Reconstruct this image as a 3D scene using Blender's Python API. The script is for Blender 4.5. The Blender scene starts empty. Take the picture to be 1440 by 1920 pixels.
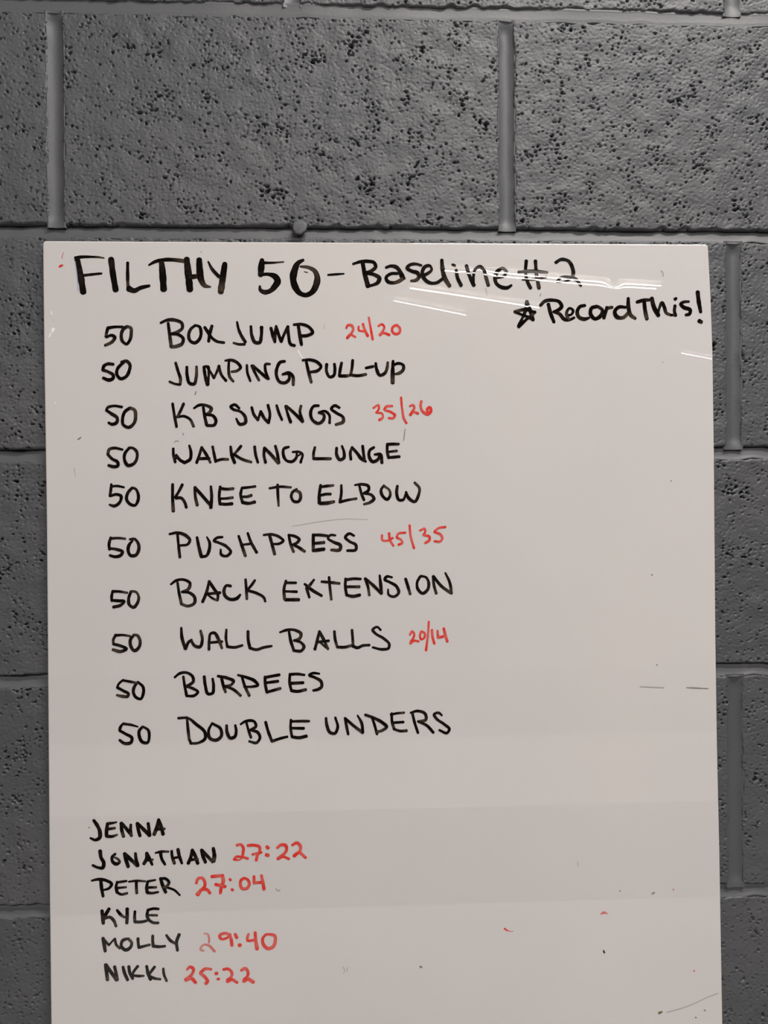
import bpy, math, random
import numpy as np
from mathutils import Matrix, Vector

S = bpy.context.scene
C = S.collection

# ------------------------------------------------------------------ camera
FPX = 1443.0                                  # focal length in pixels of a 1440 x 1920 frame
CAM = np.array([0.26167355, -0.70339385, -0.45683718])
RX, RY, RZ = -0.00642446, 0.0073141, -0.0432773
def _rot():
    cx, sx, cy, sy, cz, sz = math.cos(RX), math.sin(RX), math.cos(RY), math.sin(RY), math.cos(RZ), math.sin(RZ)
    Rz = np.array([[cz, -sz, 0], [sz, cz, 0], [0, 0, 1]])
    Rx = np.array([[1, 0, 0], [0, cx, -sx], [0, sx, cx]])
    Ry = np.array([[cy, 0, sy], [0, 1, 0], [-sy, 0, cy]])
    return Rz @ Rx @ Ry
R = _rot()
cam_data = bpy.data.cameras.new('camera')
cam = bpy.data.objects.new('camera', cam_data)
C.objects.link(cam)
M = Matrix.Identity(4)
for i in range(3):
    M[i][0], M[i][1], M[i][2], M[i][3] = R[i, 0], R[i, 2], -R[i, 1], CAM[i]
cam.matrix_world = M
cam_data.sensor_fit = 'VERTICAL'
cam_data.sensor_height = 24.0
cam_data.lens = FPX / 1920.0 * 24.0
cam_data.clip_start = 0.02
S.camera = cam

FLOOR_Z, CEIL_Z = -1.96, 1.55

# ------------------------------------------------------------------ world, lights, exposure
w = bpy.data.worlds.new('room_air'); S.world = w; w.use_nodes = True
w.node_tree.nodes['Background'].inputs['Color'].default_value = (0.90, 0.93, 1.0, 1)
w.node_tree.nodes['Background'].inputs['Strength'].default_value = 0.25
S.view_settings.view_transform = 'Standard'
S.view_settings.look = 'None'
S.view_settings.gamma = 1.0
S.view_settings.use_curve_mapping = False
S.view_settings.exposure = 0.0
def area(name, loc, rot, sx, sy, power, col):
    d = bpy.data.lights.new(name, 'AREA'); d.shape = 'RECTANGLE'; d.size = sx; d.size_y = sy
    d.energy = power; d.color = col
    o = bpy.data.objects.new(name, d); o.location = loc; o.rotation_euler = rot; C.objects.link(o)
    return o
WARM = (1.0, 0.955, 0.91)
# the ceiling lamps of the bay in front of the wall (their housings are built further down)
LAMPS = [(1.05, -1.0, 50.0), (0.9, -3.3, 74.0), (-1.5, -3.6, 26.0)]
for i, (lx, ly, lp) in enumerate(LAMPS):
    area('lamp_light', (lx, ly, CEIL_Z - 0.135), (0, 0, 0), 1.2, 0.16, lp, WARM)

# ------------------------------------------------------------------ helpers
def mat(name, base, rough=0.5, spec=0.5, metallic=0.0, emit=None, strength=0.0):
    m = bpy.data.materials.new(name); m.use_nodes = True
    b = m.node_tree.nodes['Principled BSDF']
    b.inputs['Base Color'].default_value = (*base, 1)
    b.inputs['Roughness'].default_value = rough
    b.inputs['Specular IOR Level'].default_value = spec
    b.inputs['Metallic'].default_value = metallic
    if emit:
        b.inputs['Emission Color'].default_value = (*emit, 1)
        b.inputs['Emission Strength'].default_value = strength
    return m
def nodes(m):
    nt = m.node_tree
    return nt, nt.nodes['Principled BSDF']
def mottle(m, c0, c1, scale, detail=4, rough=None):
    """base colour wanders between two paints"""
    nt, b = nodes(m)
    tc = nt.nodes.new('ShaderNodeTexCoord'); no = nt.nodes.new('ShaderNodeTexNoise')
    no.inputs['Scale'].default_value = scale; no.inputs['Detail'].default_value = detail
    cr = nt.nodes.new('ShaderNodeValToRGB')
    cr.color_ramp.elements[0].position = 0.3; cr.color_ramp.elements[1].position = 0.7
    cr.color_ramp.elements[0].color = (*c0, 1); cr.color_ramp.elements[1].color = (*c1, 1)
    nt.links.new(tc.outputs['Object'], no.inputs['Vector']); nt.links.new(no.outputs['Fac'], cr.inputs['Fac'])
    nt.links.new(cr.outputs['Color'], b.inputs['Base Color'])
    return m
def bump(m, scale, strength, dist, detail=3):
    nt, b = nodes(m)
    tc = nt.nodes.new('ShaderNodeTexCoord'); no = nt.nodes.new('ShaderNodeTexNoise')
    no.inputs['Scale'].default_value = scale; no.inputs['Detail'].default_value = detail
    bp = nt.nodes.new('ShaderNodeBump'); bp.inputs['Strength'].default_value = strength
    bp.inputs['Distance'].default_value = dist
    nt.links.new(tc.outputs['Object'], no.inputs['Vector']); nt.links.new(no.outputs['Fac'], bp.inputs['Height'])
    nt.links.new(bp.outputs['Normal'], b.inputs['Normal'])
    return m
def mesh_np(name, verts, faces, smooth=True):
    """verts (n,3) float array, faces (m,4) or (m,3) int array or a list of tuples"""
    me = bpy.data.meshes.new(name)
    if isinstance(faces, np.ndarray):
        k = faces.shape[1]; nf = len(faces)
        me.vertices.add(len(verts)); me.vertices.foreach_set('co', np.ascontiguousarray(verts, dtype=np.float32).ravel())
        me.loops.add(nf * k); me.loops.foreach_set('vertex_index', np.ascontiguousarray(faces, dtype=np.int32).ravel())
        me.polygons.add(nf)
        me.polygons.foreach_set('loop_start', np.arange(0, nf * k, k, dtype=np.int32))
        me.polygons.foreach_set('loop_total', np.full(nf, k, dtype=np.int32))
        me.update(calc_edges=True)
    else:
        me.from_pydata([tuple(v) for v in verts], [], faces)
        me.update()
    me.polygons.foreach_set('use_smooth', np.full(len(me.polygons), smooth))
    return me
def obj(name, me, m=None, parent=None, loc=(0, 0, 0)):
    o = bpy.data.objects.new(name, me)
    if m and not me.materials: me.materials.append(m)
    o.location = loc; o.parent = parent
    C.objects.link(o)
    return o
def box_mesh(name, x0, x1, y0, y1, z0, z1, bev=0.0):
    v = [(x, y, z) for x in (x0, x1) for y in (y0, y1) for z in (z0, z1)]
    f = [(0, 1, 3, 2), (4, 6, 7, 5), (0, 4, 5, 1), (2, 3, 7, 6), (0, 2, 6, 4), (1, 5, 7, 3)]
    me = mesh_np(name, v, f, smooth=False)
    if bev:
        import bmesh
        bm = bmesh.new(); bm.from_mesh(me)
        bmesh.ops.bevel(bm, geom=bm.edges[:], offset=bev, segments=2, affect='EDGES')
        bm.to_mesh(me); bm.free()
    return me
def wall_point(u, v, y):
    """the point of the plane Y = y that the photograph shows at pixel (u, v)"""
    d = R @ np.array([(u - 720) / FPX, 1.0, -(v - 960) / FPX])
    t = (y - CAM[1]) / d[1]
    return CAM[0] + d[0] * t, CAM[2] + d[2] * t
def ceiling_point(u, v, z):
    """the ceiling point whose mirror image in the board is seen at pixel (u, v)"""
    d = R @ np.array([(u - 720) / FPX, 1.0, -(v - 960) / FPX])
    t = (z - CAM[2]) / d[2]
    yb = -0.0075
    return Vector((CAM[0] + d[0] * t, 2 * yb - (CAM[1] + d[1] * t), z))

# ------------------------------------------------------------------ materials
paint = mat('grey_block_paint', (0.07, 0.07, 0.07), rough=0.5, spec=0.6)
mottle(paint, (0.067, 0.073, 0.083), (0.089, 0.091, 0.099), 5.0, 5)
bump(paint, 900.0, 0.35, 0.0004, 4)
joint_paint = mat('grey_joint_paint', (0.13, 0.13, 0.13), rough=0.52, spec=0.65)
mottle(joint_paint, (0.074, 0.080, 0.090), (0.095, 0.097, 0.105), 9.0, 5)
bump(joint_paint, 350.0, 0.25, 0.0006, 3)

# ------------------------------------------------------------------ the block wall
rng = np.random.default_rng(11)
def bandnoise(ny, nx, step, lam, width=0.45, aniso=1.0, ang=0.0):
    """periodic noise with a mean wavelength lam (m), unit variance"""
    g = np.fft.fft2(rng.standard_normal((ny, nx)))
    fy = np.fft.fftfreq(ny, step)[:, None]; fx = np.fft.fftfreq(nx, step)[None, :]
    a = fx * math.cos(ang) + fy * math.sin(ang); b = -fx * math.sin(ang) + fy * math.cos(ang)
    f = np.sqrt(a * a + (b / aniso) ** 2) + 1e-9
    h = np.fft.ifft2(g * np.exp(-(np.log(f * lam) / width) ** 2)).real
    return h / h.std()
def sstep(a, b, x):
    t = np.clip((x - a) / (b - a), 0, 1); return t * t * (3 - 2 * t)
BW, BH, BD = 0.3935, 0.1915, 0.19
STEP = 0.0009
def block_mesh(name, STEP):
    nx, nz = int(BW / STEP) + 1, int(BH / STEP) + 1
    X = np.linspace(-BW / 2, BW / 2, nx)[None, :].repeat(nz, 0)
    Z = np.linspace(-BH / 2, BH / 2, nz)[:, None].repeat(nx, 1)
    n_pore = bandnoise(nz, nx, STEP, 0.0095, 0.80, 1.5, -0.10)
    n_mid = bandnoise(nz, nx, STEP, 0.0054, 0.50, 1.4, -0.25)
    n_small = bandnoise(nz, nx, STEP, 0.0034, 0.40, 1.2, 0.0)
    n_dens = bandnoise(nz, nx, STEP, 0.050, 0.7)
    n_big = bandnoise(nz, nx, STEP, 0.015, 0.5, 1.3, -0.1)
    n_lump = bandnoise(nz, nx, STEP, 0.0085, 0.6, 2.0, -0.65)
    n_wave = bandnoise(nz, nx, STEP, 0.035, 0.6)
    field = 0.55 * n_pore + 0.45 * n_mid + 0.36 * n_small + 0.36 * n_dens + 0.22 * n_big
    deep = sstep(1.82, 1.97, field)                                   # open pores, steep sided
    pit = sstep(1.40, 1.8, field)
    crease = np.exp(-(np.abs(n_lump) / 0.20) ** 2) * sstep(0.0, 0.9, n_mid + 0.5 * n_dens)   # crevices between grains
    crack = np.exp(-(np.abs(n_lump - 0.2 * n_small) / 0.10) ** 2) * sstep(1.0, 1.4, n_mid + 0.4 * n_dens + 0.3 * n_big)
    dent = sstep(0.85, 1.7, 0.5 * n_mid + 0.75 * n_lump)               # pores the paint has filled
    h = (0.00022 * n_wave + 0.00012 * n_lump + 0.00003 * n_mid - 0.0008 * dent - 0.0004 * crease
         - 0.0007 * pit - 0.0045 * crack - 0.0140 * deep)
    if STEP > 0.002: h = h * 0.6
    # worn, uneven arrises
    wob = 0.0007 * bandnoise(nz, nx, STEP, 0.020, 0.6)
    d = np.minimum(np.minimum(X + BW / 2, BW / 2 - X), np.minimum(Z + BH / 2, BH / 2 - Z)) + wob
    r = 0.0015
    e = np.clip((r - d) / r, 0, 1.4)
    h = h - 0.0018 * e * e
    V = np.stack([X, -h, Z], -1).reshape(-1, 3)                        # front looks towards -Y
    idx = np.arange(nx * nz).reshape(nz, nx)
    F = np.stack([idx[:-1, :-1], idx[:-1, 1:], idx[1:, 1:], idx[1:, :-1]], -1).reshape(-1, 4)
    ring = np.concatenate([idx[0, :], idx[1:, -1], idx[-1, -2::-1], idx[-2:0:-1, 0]])
    rv = V[ring].copy(); rv[:, 1] = BD
    n0 = len(V); V = np.concatenate([V, rv])
    k = len(ring); j = np.arange(k); jn = (j + 1) % k
    side = np.stack([ring[jn], ring[j], n0 + j, n0 + jn], -1)
    c = [0, nx - 1, nx + nz - 2, 2 * nx + nz - 3]
    back = np.array([[n0 + c[0], n0 + c[3], n0 + c[2], n0 + c[1]]])
    F = np.concatenate([F, side, back])
    me = mesh_np(name, V, F)
    me.materials.append(paint)
    return me
BLOCKS = [block_mesh('concrete_block', STEP) for _ in range(5)]       # in and next to the picture
PLAIN = [block_mesh('concrete_block', 0.0022) for _ in range(3)]       # farther along the wall

wall = obj('wall_back', box_mesh('wall_back', -1.85, 3.1, 0.192, 0.24, FLOOR_Z, CEIL_Z), joint_paint)
wall['kind'] = 'structure'

# bed lines: Z of each block row's lower edge, as surveyed; even pitch beyond
LOW = {0: 0.0, 1: -0.2011, 2: -0.4027, 3: -0.6052, 4: -0.8128}        # row 0 lies above the line Z = 0
def low(k):
    if k in LOW: return LOW[k]
    return k * -0.2032 if k < 0 else LOW[4] - (k - 4) * 0.2032
def heads(k):
    if k % 2 == 1: return [0.0 + 0.4075 * i for i in range(-4, 8)]      # joints of rows 1, 3, 5 ...
    return [0.6195 + 0.4075 * i for i in range(-6, 6)]
BEDH = 0.0112
XL, XR = -1.82, 3.05
row = -6
def bed_mesh(deep=1.0):
    n = int((XR - XL) / 0.005); m = 10
    xs = np.linspace(XL, XR, n)
    V = []
    wt = np.interp(xs, np.linspace(XL, XR, 260), rng.standard_normal(260)) * 0.0005
    wb = np.interp(xs, np.linspace(XL, XR, 330), rng.standard_normal(330)) * 0.0006
    wd = np.interp(xs, np.linspace(XL, XR, 120), rng.standard_normal(120)) * 0.0004
    for j in range(m):
        t = j / (m - 1)                                               # 0 at the lower lip, 1 under the block above
        dep = 0.0010 + 0.0030 * math.sin(math.pi * min(1, t * 0.5 + 0.02)) if t < 1 else 0.0030
        dep = dep * (0.4 + 0.6 * deep) + 0.0030 * deep * max(0, (t - 0.8) / 0.2)
        if t == 0: dep = 0.0007
        if j == 1: dep = 0.0011
        z = -0.0016 + (BEDH + 0.0022) * t
        V.append(np.stack([xs, dep + wd * (0.4 + t), z + wb * (1 - t) + wt * t], -1))
    V = np.concatenate(V).reshape(-1, 3)
    i2 = np.arange(n * m).reshape(m, n)
    F = np.stack([i2[:-1, :-1], i2[:-1, 1:], i2[1:, 1:], i2[1:, :-1]], -1).reshape(-1, 4)
    a = i2[0]; b = i2[-1]; n0 = len(V)
    bv = np.concatenate([V[a], V[b]]); bv[:, 1] = 0.05
    V = np.concatenate([V, bv]); ia = n0 + np.arange(n); ib = n0 + n + np.arange(n)
    F = np.concatenate([F, np.stack([ia[:-1], ia[1:], a[1:], a[:-1]], -1), np.stack([b[:-1], b[1:], ib[1:], ib[:-1]], -1),
                        np.stack([ia[1:], ia[:-1], ib[:-1], ib[1:]], -1)])
    me = mesh_np('bed_joint', V, F); me.materials.append(joint_paint); return me
HW = 0.0136
def head_mesh():
    n, m = 60, 15
    zs = np.linspace(-0.001, 0.1935, n); V = []
    wl = np.interp(zs, np.linspace(-0.01, 0.2, 16), rng.standard_normal(16)) * 0.0004
    wr = np.interp(zs, np.linspace(-0.01, 0.2, 16), rng.standard_normal(16)) * 0.0004
    for j in range(m):
        t = j / (m - 1); s = 2 * t - 1
        dep = 0.0038 * math.cos(s * 1.4) + 0.0001
        if j in (0, m - 1): dep = 0.0004
        taper = 0.35 + 0.65 * sstep(0, 0.010, zs) * sstep(0, 0.010, 0.1925 - zs)          # runs out flush into the beds
        V.append(np.stack([s * (HW / 2 + 0.0016) + wl * (1 - t) + wr * t, dep * taper, zs], -1))
    V = np.concatenate(V).reshape(-1, 3)
    i2 = np.arange(n * m).reshape(m, n)
    F = np.stack([i2[:-1, :-1], i2[1:, :-1], i2[1:, 1:], i2[:-1, 1:]], -1).reshape(-1, 4)
    a = i2[0]; b = i2[-1]; n0 = len(V)
    bv = np.concatenate([V[a], V[b]]); bv[:, 1] = 0.05
    V = np.concatenate([V, bv]); ia = n0 + np.arange(n); ib = n0 + n + np.arange(n)
    F = np.concatenate([F, np.stack([a[:-1], a[1:], ia[1:], ia[:-1]], -1), np.stack([ib[:-1], ib[1:], b[1:], b[:-1]], -1),
                        np.stack([ia[:-1], ia[1:], ib[1:], ib[:-1]], -1)])
    me = mesh_np('head_joint', V, F); me.materials.append(joint_paint); return me
BED, BED_FULL, HEAD = bed_mesh(), bed_mesh(0.05), [head_mesh(), head_mesh()]
nb = 0
for k in range(-6, 11):
    # row k lies between the bed line k-? : its lower edge is low(k), its upper edge the joint under low(k-1)
    z0 = low(k); z1 = low(k - 1) - BEDH
    if k == -6: z1 = min(z1, CEIL_Z - 0.002)
    if z0 < FLOOR_Z: z0 = FLOOR_Z + 0.001
    if z1 - z0 < 0.06: continue
    if z0 > FLOOR_Z + 0.02 and k < 10:
        obj('bed_joint', BED_FULL if k == 0 else BED, None, wall, (0, 0, z0 - BEDH))   # one bed is filled almost flush
    hs = [h for h in heads(k) if XL + 0.06 < h < XR - 0.06]
    edges = [XL] + hs + [XR]
    for h in hs:
        j = obj('head_joint', HEAD[(k + int(h * 10)) % 2], None, wall, (h, 0, z0 - 0.002))
        j.scale = (1, 1, (z1 - z0 + 0.004) / 0.1945)
    for a, b in zip(edges[:-1], edges[1:]):
        xa = a + (HW / 2 if a != XL else 0); xb = b - (HW / 2 if b != XR else 0)
        near = xb > -0.25 and xa < 0.80 and z1 > -1.0 and z0 < 0.12
        o = obj('concrete_block', BLOCKS[(nb * 3 + k) % 5] if near else PLAIN[nb % 3], None, wall, ((xa + xb) / 2, ((nb * 7919) % 5 - 2) * 0.0002, (z0 + z1) / 2))
        o.scale = ((xb - xa) / BW, 1, (z1 - z0) / BH)
        if (nb // 2) % 2: o.rotation_euler = (0, math.pi, 0)
        nb += 1

# round plug painted over in the joint above the board
def plug_mesh():
    rg = random.Random(4); V = []; n = 48
    rings = [(0.0052, -0.0040), (0.0063, -0.0038), (0.0067, -0.0030), (0.0064, -0.0018), (0.0050, 0.0004), (0.0048, 0.012)]
    for ri, (r, y) in enumerate(rings):
        for i in range(n):
            a = 2 * math.pi * i / n
            q = r * (1 + 0.045 * math.sin(3 * a + 1) + 0.03 * math.sin(8 * a) + (0.025 * rg.uniform(-1, 1) if ri in (1, 2, 3) else 0))
            V.append((q * math.cos(a), y + rg.uniform(-1, 1) * 0.00012 + 0.0005 * math.sin(a), q * math.sin(a)))
    F = []
    for k in range(len(rings) - 1):
        for i in range(n):
            i2 = (i + 1) % n
            F.append((k * n + i, k * n + i2, (k + 1) * n + i2, (k + 1) * n + i))
    F.append(tuple(range(n - 1, -1, -1)))
    F.append(tuple((len(rings) - 1) * n + i for i in range(n)))
    return mesh_np('wall_plug', V, F)
px, pz = wall_point(562, 428, 0.0)
plug = obj('wall_plug', plug_mesh(), paint, None, (px, 0.0006, pz))
plug['label'] = 'round grey-painted wall plug in the mortar joint just above the whiteboard'
plug['category'] = 'wall plug'

# ------------------------------------------------------------------ the whiteboard
YF = -0.0075                                  # the plane of the writing surface
board = bpy.data.objects.new('whiteboard', None); C.objects.link(board)
bx, bz = wall_point(715, 1200, YF)
BB = Vector((0.295, YF, -1.44)); board.location = BB
board['label'] = 'frameless glossy whiteboard with a handwritten black and red exercise list'
board['category'] = 'whiteboard'

panel_m = mat('glossy_white_laminate', (0.66, 0.62, 0.60), rough=0.004, spec=0.8)
def panel_finish():
    nt, b = nodes(panel_m)
    tc = nt.nodes.new('ShaderNodeTexCoord')
    n1 = nt.nodes.new('ShaderNodeTexNoise'); n1.inputs['Scale'].default_value = 3.0; n1.inputs['Detail'].default_value = 3
    cr = nt.nodes.new('ShaderNodeValToRGB')
    cr.color_ramp.elements[0].color = (0.670, 0.645, 0.646, 1); cr.color_ramp.elements[1].color = (0.710, 0.678, 0.672, 1)
    cr.color_ramp.elements[0].position = 0.35; cr.color_ramp.elements[1].position = 0.65
    nt.links.new(tc.outputs['Object'], n1.inputs['Vector']); nt.links.new(n1.outputs['Fac'], cr.inputs['Fac'])
    nt.links.new(cr.outputs['Color'], b.inputs['Base Color'])
    n2 = nt.nodes.new('ShaderNodeTexNoise'); n2.inputs['Scale'].default_value = 9.0; n2.inputs['Detail'].default_value = 1
    bp = nt.nodes.new('ShaderNodeBump'); bp.inputs['Strength'].default_value = 1.0; bp.inputs['Distance'].default_value = 0.000035
    nt.links.new(tc.outputs['Object'], n2.inputs['Vector'])
    # shallow dings that kink the mirrored lamps: (x, z, radius, height)
    total = n2.outputs['Fac']
    for u, v, s, a in DINGS:
        x, z = wall_point(u, v, YF)
        vm = nt.nodes.new('ShaderNodeVectorMath'); vm.operation = 'DISTANCE'
        vm.inputs[1].default_value = (x - BB[0], 0, z - BB[2]); nt.links.new(tc.outputs['Object'], vm.inputs[0])
        m1 = nt.nodes.new('ShaderNodeMath'); m1.operation = 'MULTIPLY'; m1.inputs[1].default_value = 1 / s
        m2 = nt.nodes.new('ShaderNodeMath'); m2.operation = 'POWER'; m2.inputs[1].default_value = 2
        m3 = nt.nodes.new('ShaderNodeMath'); m3.operation = 'MULTIPLY'; m3.inputs[1].default_value = -1
        m4 = nt.nodes.new('ShaderNodeMath'); m4.operation = 'EXPONENT'
        m5 = nt.nodes.new('ShaderNodeMath'); m5.operation = 'MULTIPLY_ADD'; m5.inputs[1].default_value = a / 0.000035
        nt.links.new(vm.outputs['Value'], m1.inputs[0])
        for p, q in ((m1, m2), (m2, m3), (m3, m4), (m4, m5)): nt.links.new(p.outputs[0], q.inputs[0])
        nt.links.new(total, m5.inputs[2]); total = m5.outputs[0]
    nt.links.new(total, bp.inputs['Height'])
    nt.links.new(bp.outputs['Normal'], b.inputs['Normal'])
DINGS = [(897, 503, 0.0075, 0.00005), (1150, 542, 0.006, 0.00003)]
panel_finish()
def panel_mesh():
    # edge line followed down both sides; corners rounded
    left = [(80, 458), (82, 640), (84.5, 800), (87, 960), (89, 1200), (91, 1460), (92.5, 1650), (95.5, 1920)]
    right = [(1329, 463), (1333, 560), (1336.5, 660), (1339, 840), (1342, 1200), (1345, 1400), (1349.5, 1600), (1355, 1920)]
    L = [wall_point(u, v, YF) for u, v in left]; Rr = [wall_point(u, v, YF) for u, v in right]
    zb = -1.435
    L.append((L[-1][0], zb + 0.003)); Rr.append((Rr[-1][0] + 0.001, zb + 0.003))
    r = 0.0030
    out = []
    tl = wall_point(80, 451.5, YF); tr = wall_point(1328, 458, YF)
    def corner(cx, cz, a0, a1):
        for i in range(7):
            a = math.radians(a0 + (a1 - a0) * i / 6); out.append((cx + r * math.cos(a), cz + r * math.sin(a)))
    corner(tr[0] - r, tr[1] - r, 90, 0)
    out += Rr[1:-1]
    corner(Rr[-1][0] - r, zb + r, 0, -90)
    corner(L[-1][0] + r, zb + r, -90, -180)
    out += L[1:-1][::-1]
    corner(tl[0] + r, tl[1] - r, 180, 90)
    out = out[::-1]
    n = len(out); c = np.array(out)
    # outward normals for a small rolled edge
    V = []
    ctr = np.array([0.295, -0.8])
    nx = np.roll(c, -1, 0) - np.roll(c, 1, 0); nn = np.stack([nx[:, 1], -nx[:, 0]], -1); nn /= np.linalg.norm(nn, axis=1)[:, None]
    if ((c + nn - ctr) ** 2).sum() < ((c - nn - ctr) ** 2).sum(): nn = -nn
    for off, y in ((-0.0012, 0.0), (-0.0005, 0.00012), (-0.0001, 0.0005), (0, 0.0010), (0, 0.0048), (-0.0006, 0.0054)):
        for i in range(n):
            V.append((c[i, 0] + nn[i, 0] * off - BB[0], y, c[i, 1] + nn[i, 1] * off - BB[2]))
    F = []
    k = 6
    for q in range(k - 1):
        for i in range(n):
            j = (i + 1) % n
            F.append((q * n + i, q * n + j, (q + 1) * n + j, (q + 1) * n + i))
    F.append(tuple(range(n - 1, -1, -1))); F.append(tuple((k - 1) * n + i for i in range(n)))
    me = mesh_np('panel', V, F)
    import bmesh
    bm = bmesh.new(); bm.from_mesh(me); bmesh.ops.recalc_face_normals(bm, faces=bm.faces[:])
    for f in bm.faces:
        if len(f.verts) > 4: f.smooth = False
    bm.to_mesh(me); bm.free()
    return me
obj('panel', panel_mesh(), panel_m, board)

# ---- ink: flat strokes of dried marker on the laminate
def ink_mat(name, dark, thin, rough):
    m = mat(name, dark, rough=rough, spec=0.5); nt, b = nodes(m)
    at = nt.nodes.new('ShaderNodeAttribute'); at.attribute_name = 'ink'
    tc = nt.nodes.new('ShaderNodeTexCoord')
    no = nt.nodes.new('ShaderNodeTexNoise'); no.inputs['Scale'].default_value = 260.0; no.inputs['Detail'].default_value = 3
    ma = nt.nodes.new('ShaderNodeMath'); ma.operation = 'MULTIPLY_ADD'; ma.inputs[1].default_value = 0.5; ma.inputs[2].default_value = -0.25
    ad = nt.nodes.new('ShaderNodeMath'); ad.operation = 'ADD'; ad.use_clamp = True
    mx = nt.nodes.new('ShaderNodeMix'); mx.data_type = 'RGBA'
    mx.inputs[6].default_value = (*thin, 1); mx.inputs[7].default_value = (*dark, 1)
    nt.links.new(tc.outputs['Object'], no.inputs['Vector']); nt.links.new(no.outputs['Fac'], ma.inputs[0])
    nt.links.new(at.outputs['Fac'], ad.inputs[0]); nt.links.new(ma.outputs[0], ad.inputs[1])
    nt.links.new(ad.outputs[0], mx.inputs[0]); nt.links.new(mx.outputs[2], b.inputs['Base Color'])
    return m
BLACK = ink_mat('black_marker_ink', (0.0035, 0.0022, 0.0018), (0.10, 0.068, 0.048), 0.006)
RED = ink_mat('red_marker_ink', (0.76, 0.030, 0.022), (0.74, 0.20, 0.17), 0.01)
PALE = ink_mat('half_wiped_red_ink', (0.62, 0.16, 0.14), (0.64, 0.38, 0.35), 0.06)
FAINT = ink_mat('faint_grey_trace', (0.42, 0.40, 0.40), (0.56, 0.53, 0.52), 0.05)
GREY = ink_mat('wiped_grey_ink', (0.20, 0.18, 0.18), (0.50, 0.46, 0.44), 0.08)
BLUE = ink_mat('wiped_blue_ink', (0.30, 0.36, 0.60), (0.55, 0.55, 0.62), 0.08)
GLINT = mat('white_painted_glint', (0.97, 0.95, 0.93), rough=0.1)  # bright white standing in for lamp glints on dents and scratches
OLIVE = mat('olive_fleck', (0.16, 0.13, 0.06), rough=0.3)

FR = {'A': (60, 440, 3.6), 'B': (440, 440, 3.6), 'C': (760, 440, 3.6), 'D': (1040, 440, 3.6),
      'E': (160, 580, 4), 'F': (500, 580, 4), 'G': (160, 800, 4), 'H': (500, 800, 4), 'I': (180, 1050, 4), 'K': (500, 1050, 4),
      'L': (180, 1230, 4), 'M': (500, 1230, 4), 'N': (150, 1520, 4.8), 'O': (340, 1560, 4.8), 'P': (150, 1680, 4.8), 'Q': (340, 1700, 4.8),
      'Z': (0, 0, 1)}
irng = random.Random(5)
stroke_no = [0]
def catmull(P, step):
    """P: list of arrays; returns densely sampled rows"""
    if len(P) == 2:
        n = max(2, int(np.linalg.norm(P[1][:2] - P[0][:2]) / step) + 1)
        return [P[0] + (P[1] - P[0]) * t for t in np.linspace(0, 1, n)]
    Q = [2 * P[0] - P[1]] + P + [2 * P[-1] - P[-2]]
    out = []
    for i in range(1, len(Q) - 2):
        a, b, c, d = Q[i - 1:i + 3]
        n = max(2, int(np.linalg.norm(c[:2] - b[:2]) / step) + 1)
        ta = np.linspace(0, 1, n, endpoint=(i == len(Q) - 3))
        # centripetal-ish: scale tangents by chord length
        lb = np.linalg.norm(c[:2] - b[:2]) + 1e-6
        l0 = np.linalg.norm(b[:2] - a[:2]) + 1e-6; l2 = np.linalg.norm(d[:2] - c[:2]) + 1e-6
        m1 = ((b - a) / l0 * lb + (c - b) / lb * l0) / (l0 + lb) * lb
        m2 = ((c - b) / lb * l2 + (d - c) / l2 * lb) / (l2 + lb) * lb
        for t in ta:
            t2, t3 = t * t, t * t * t
            out.append((2 * t3 - 3 * t2 + 1) * b + (t3 - 2 * t2 + t) * m1 + (-2 * t3 + 3 * t2) * c + (t3 - t2) * m2)
    return out
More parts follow.
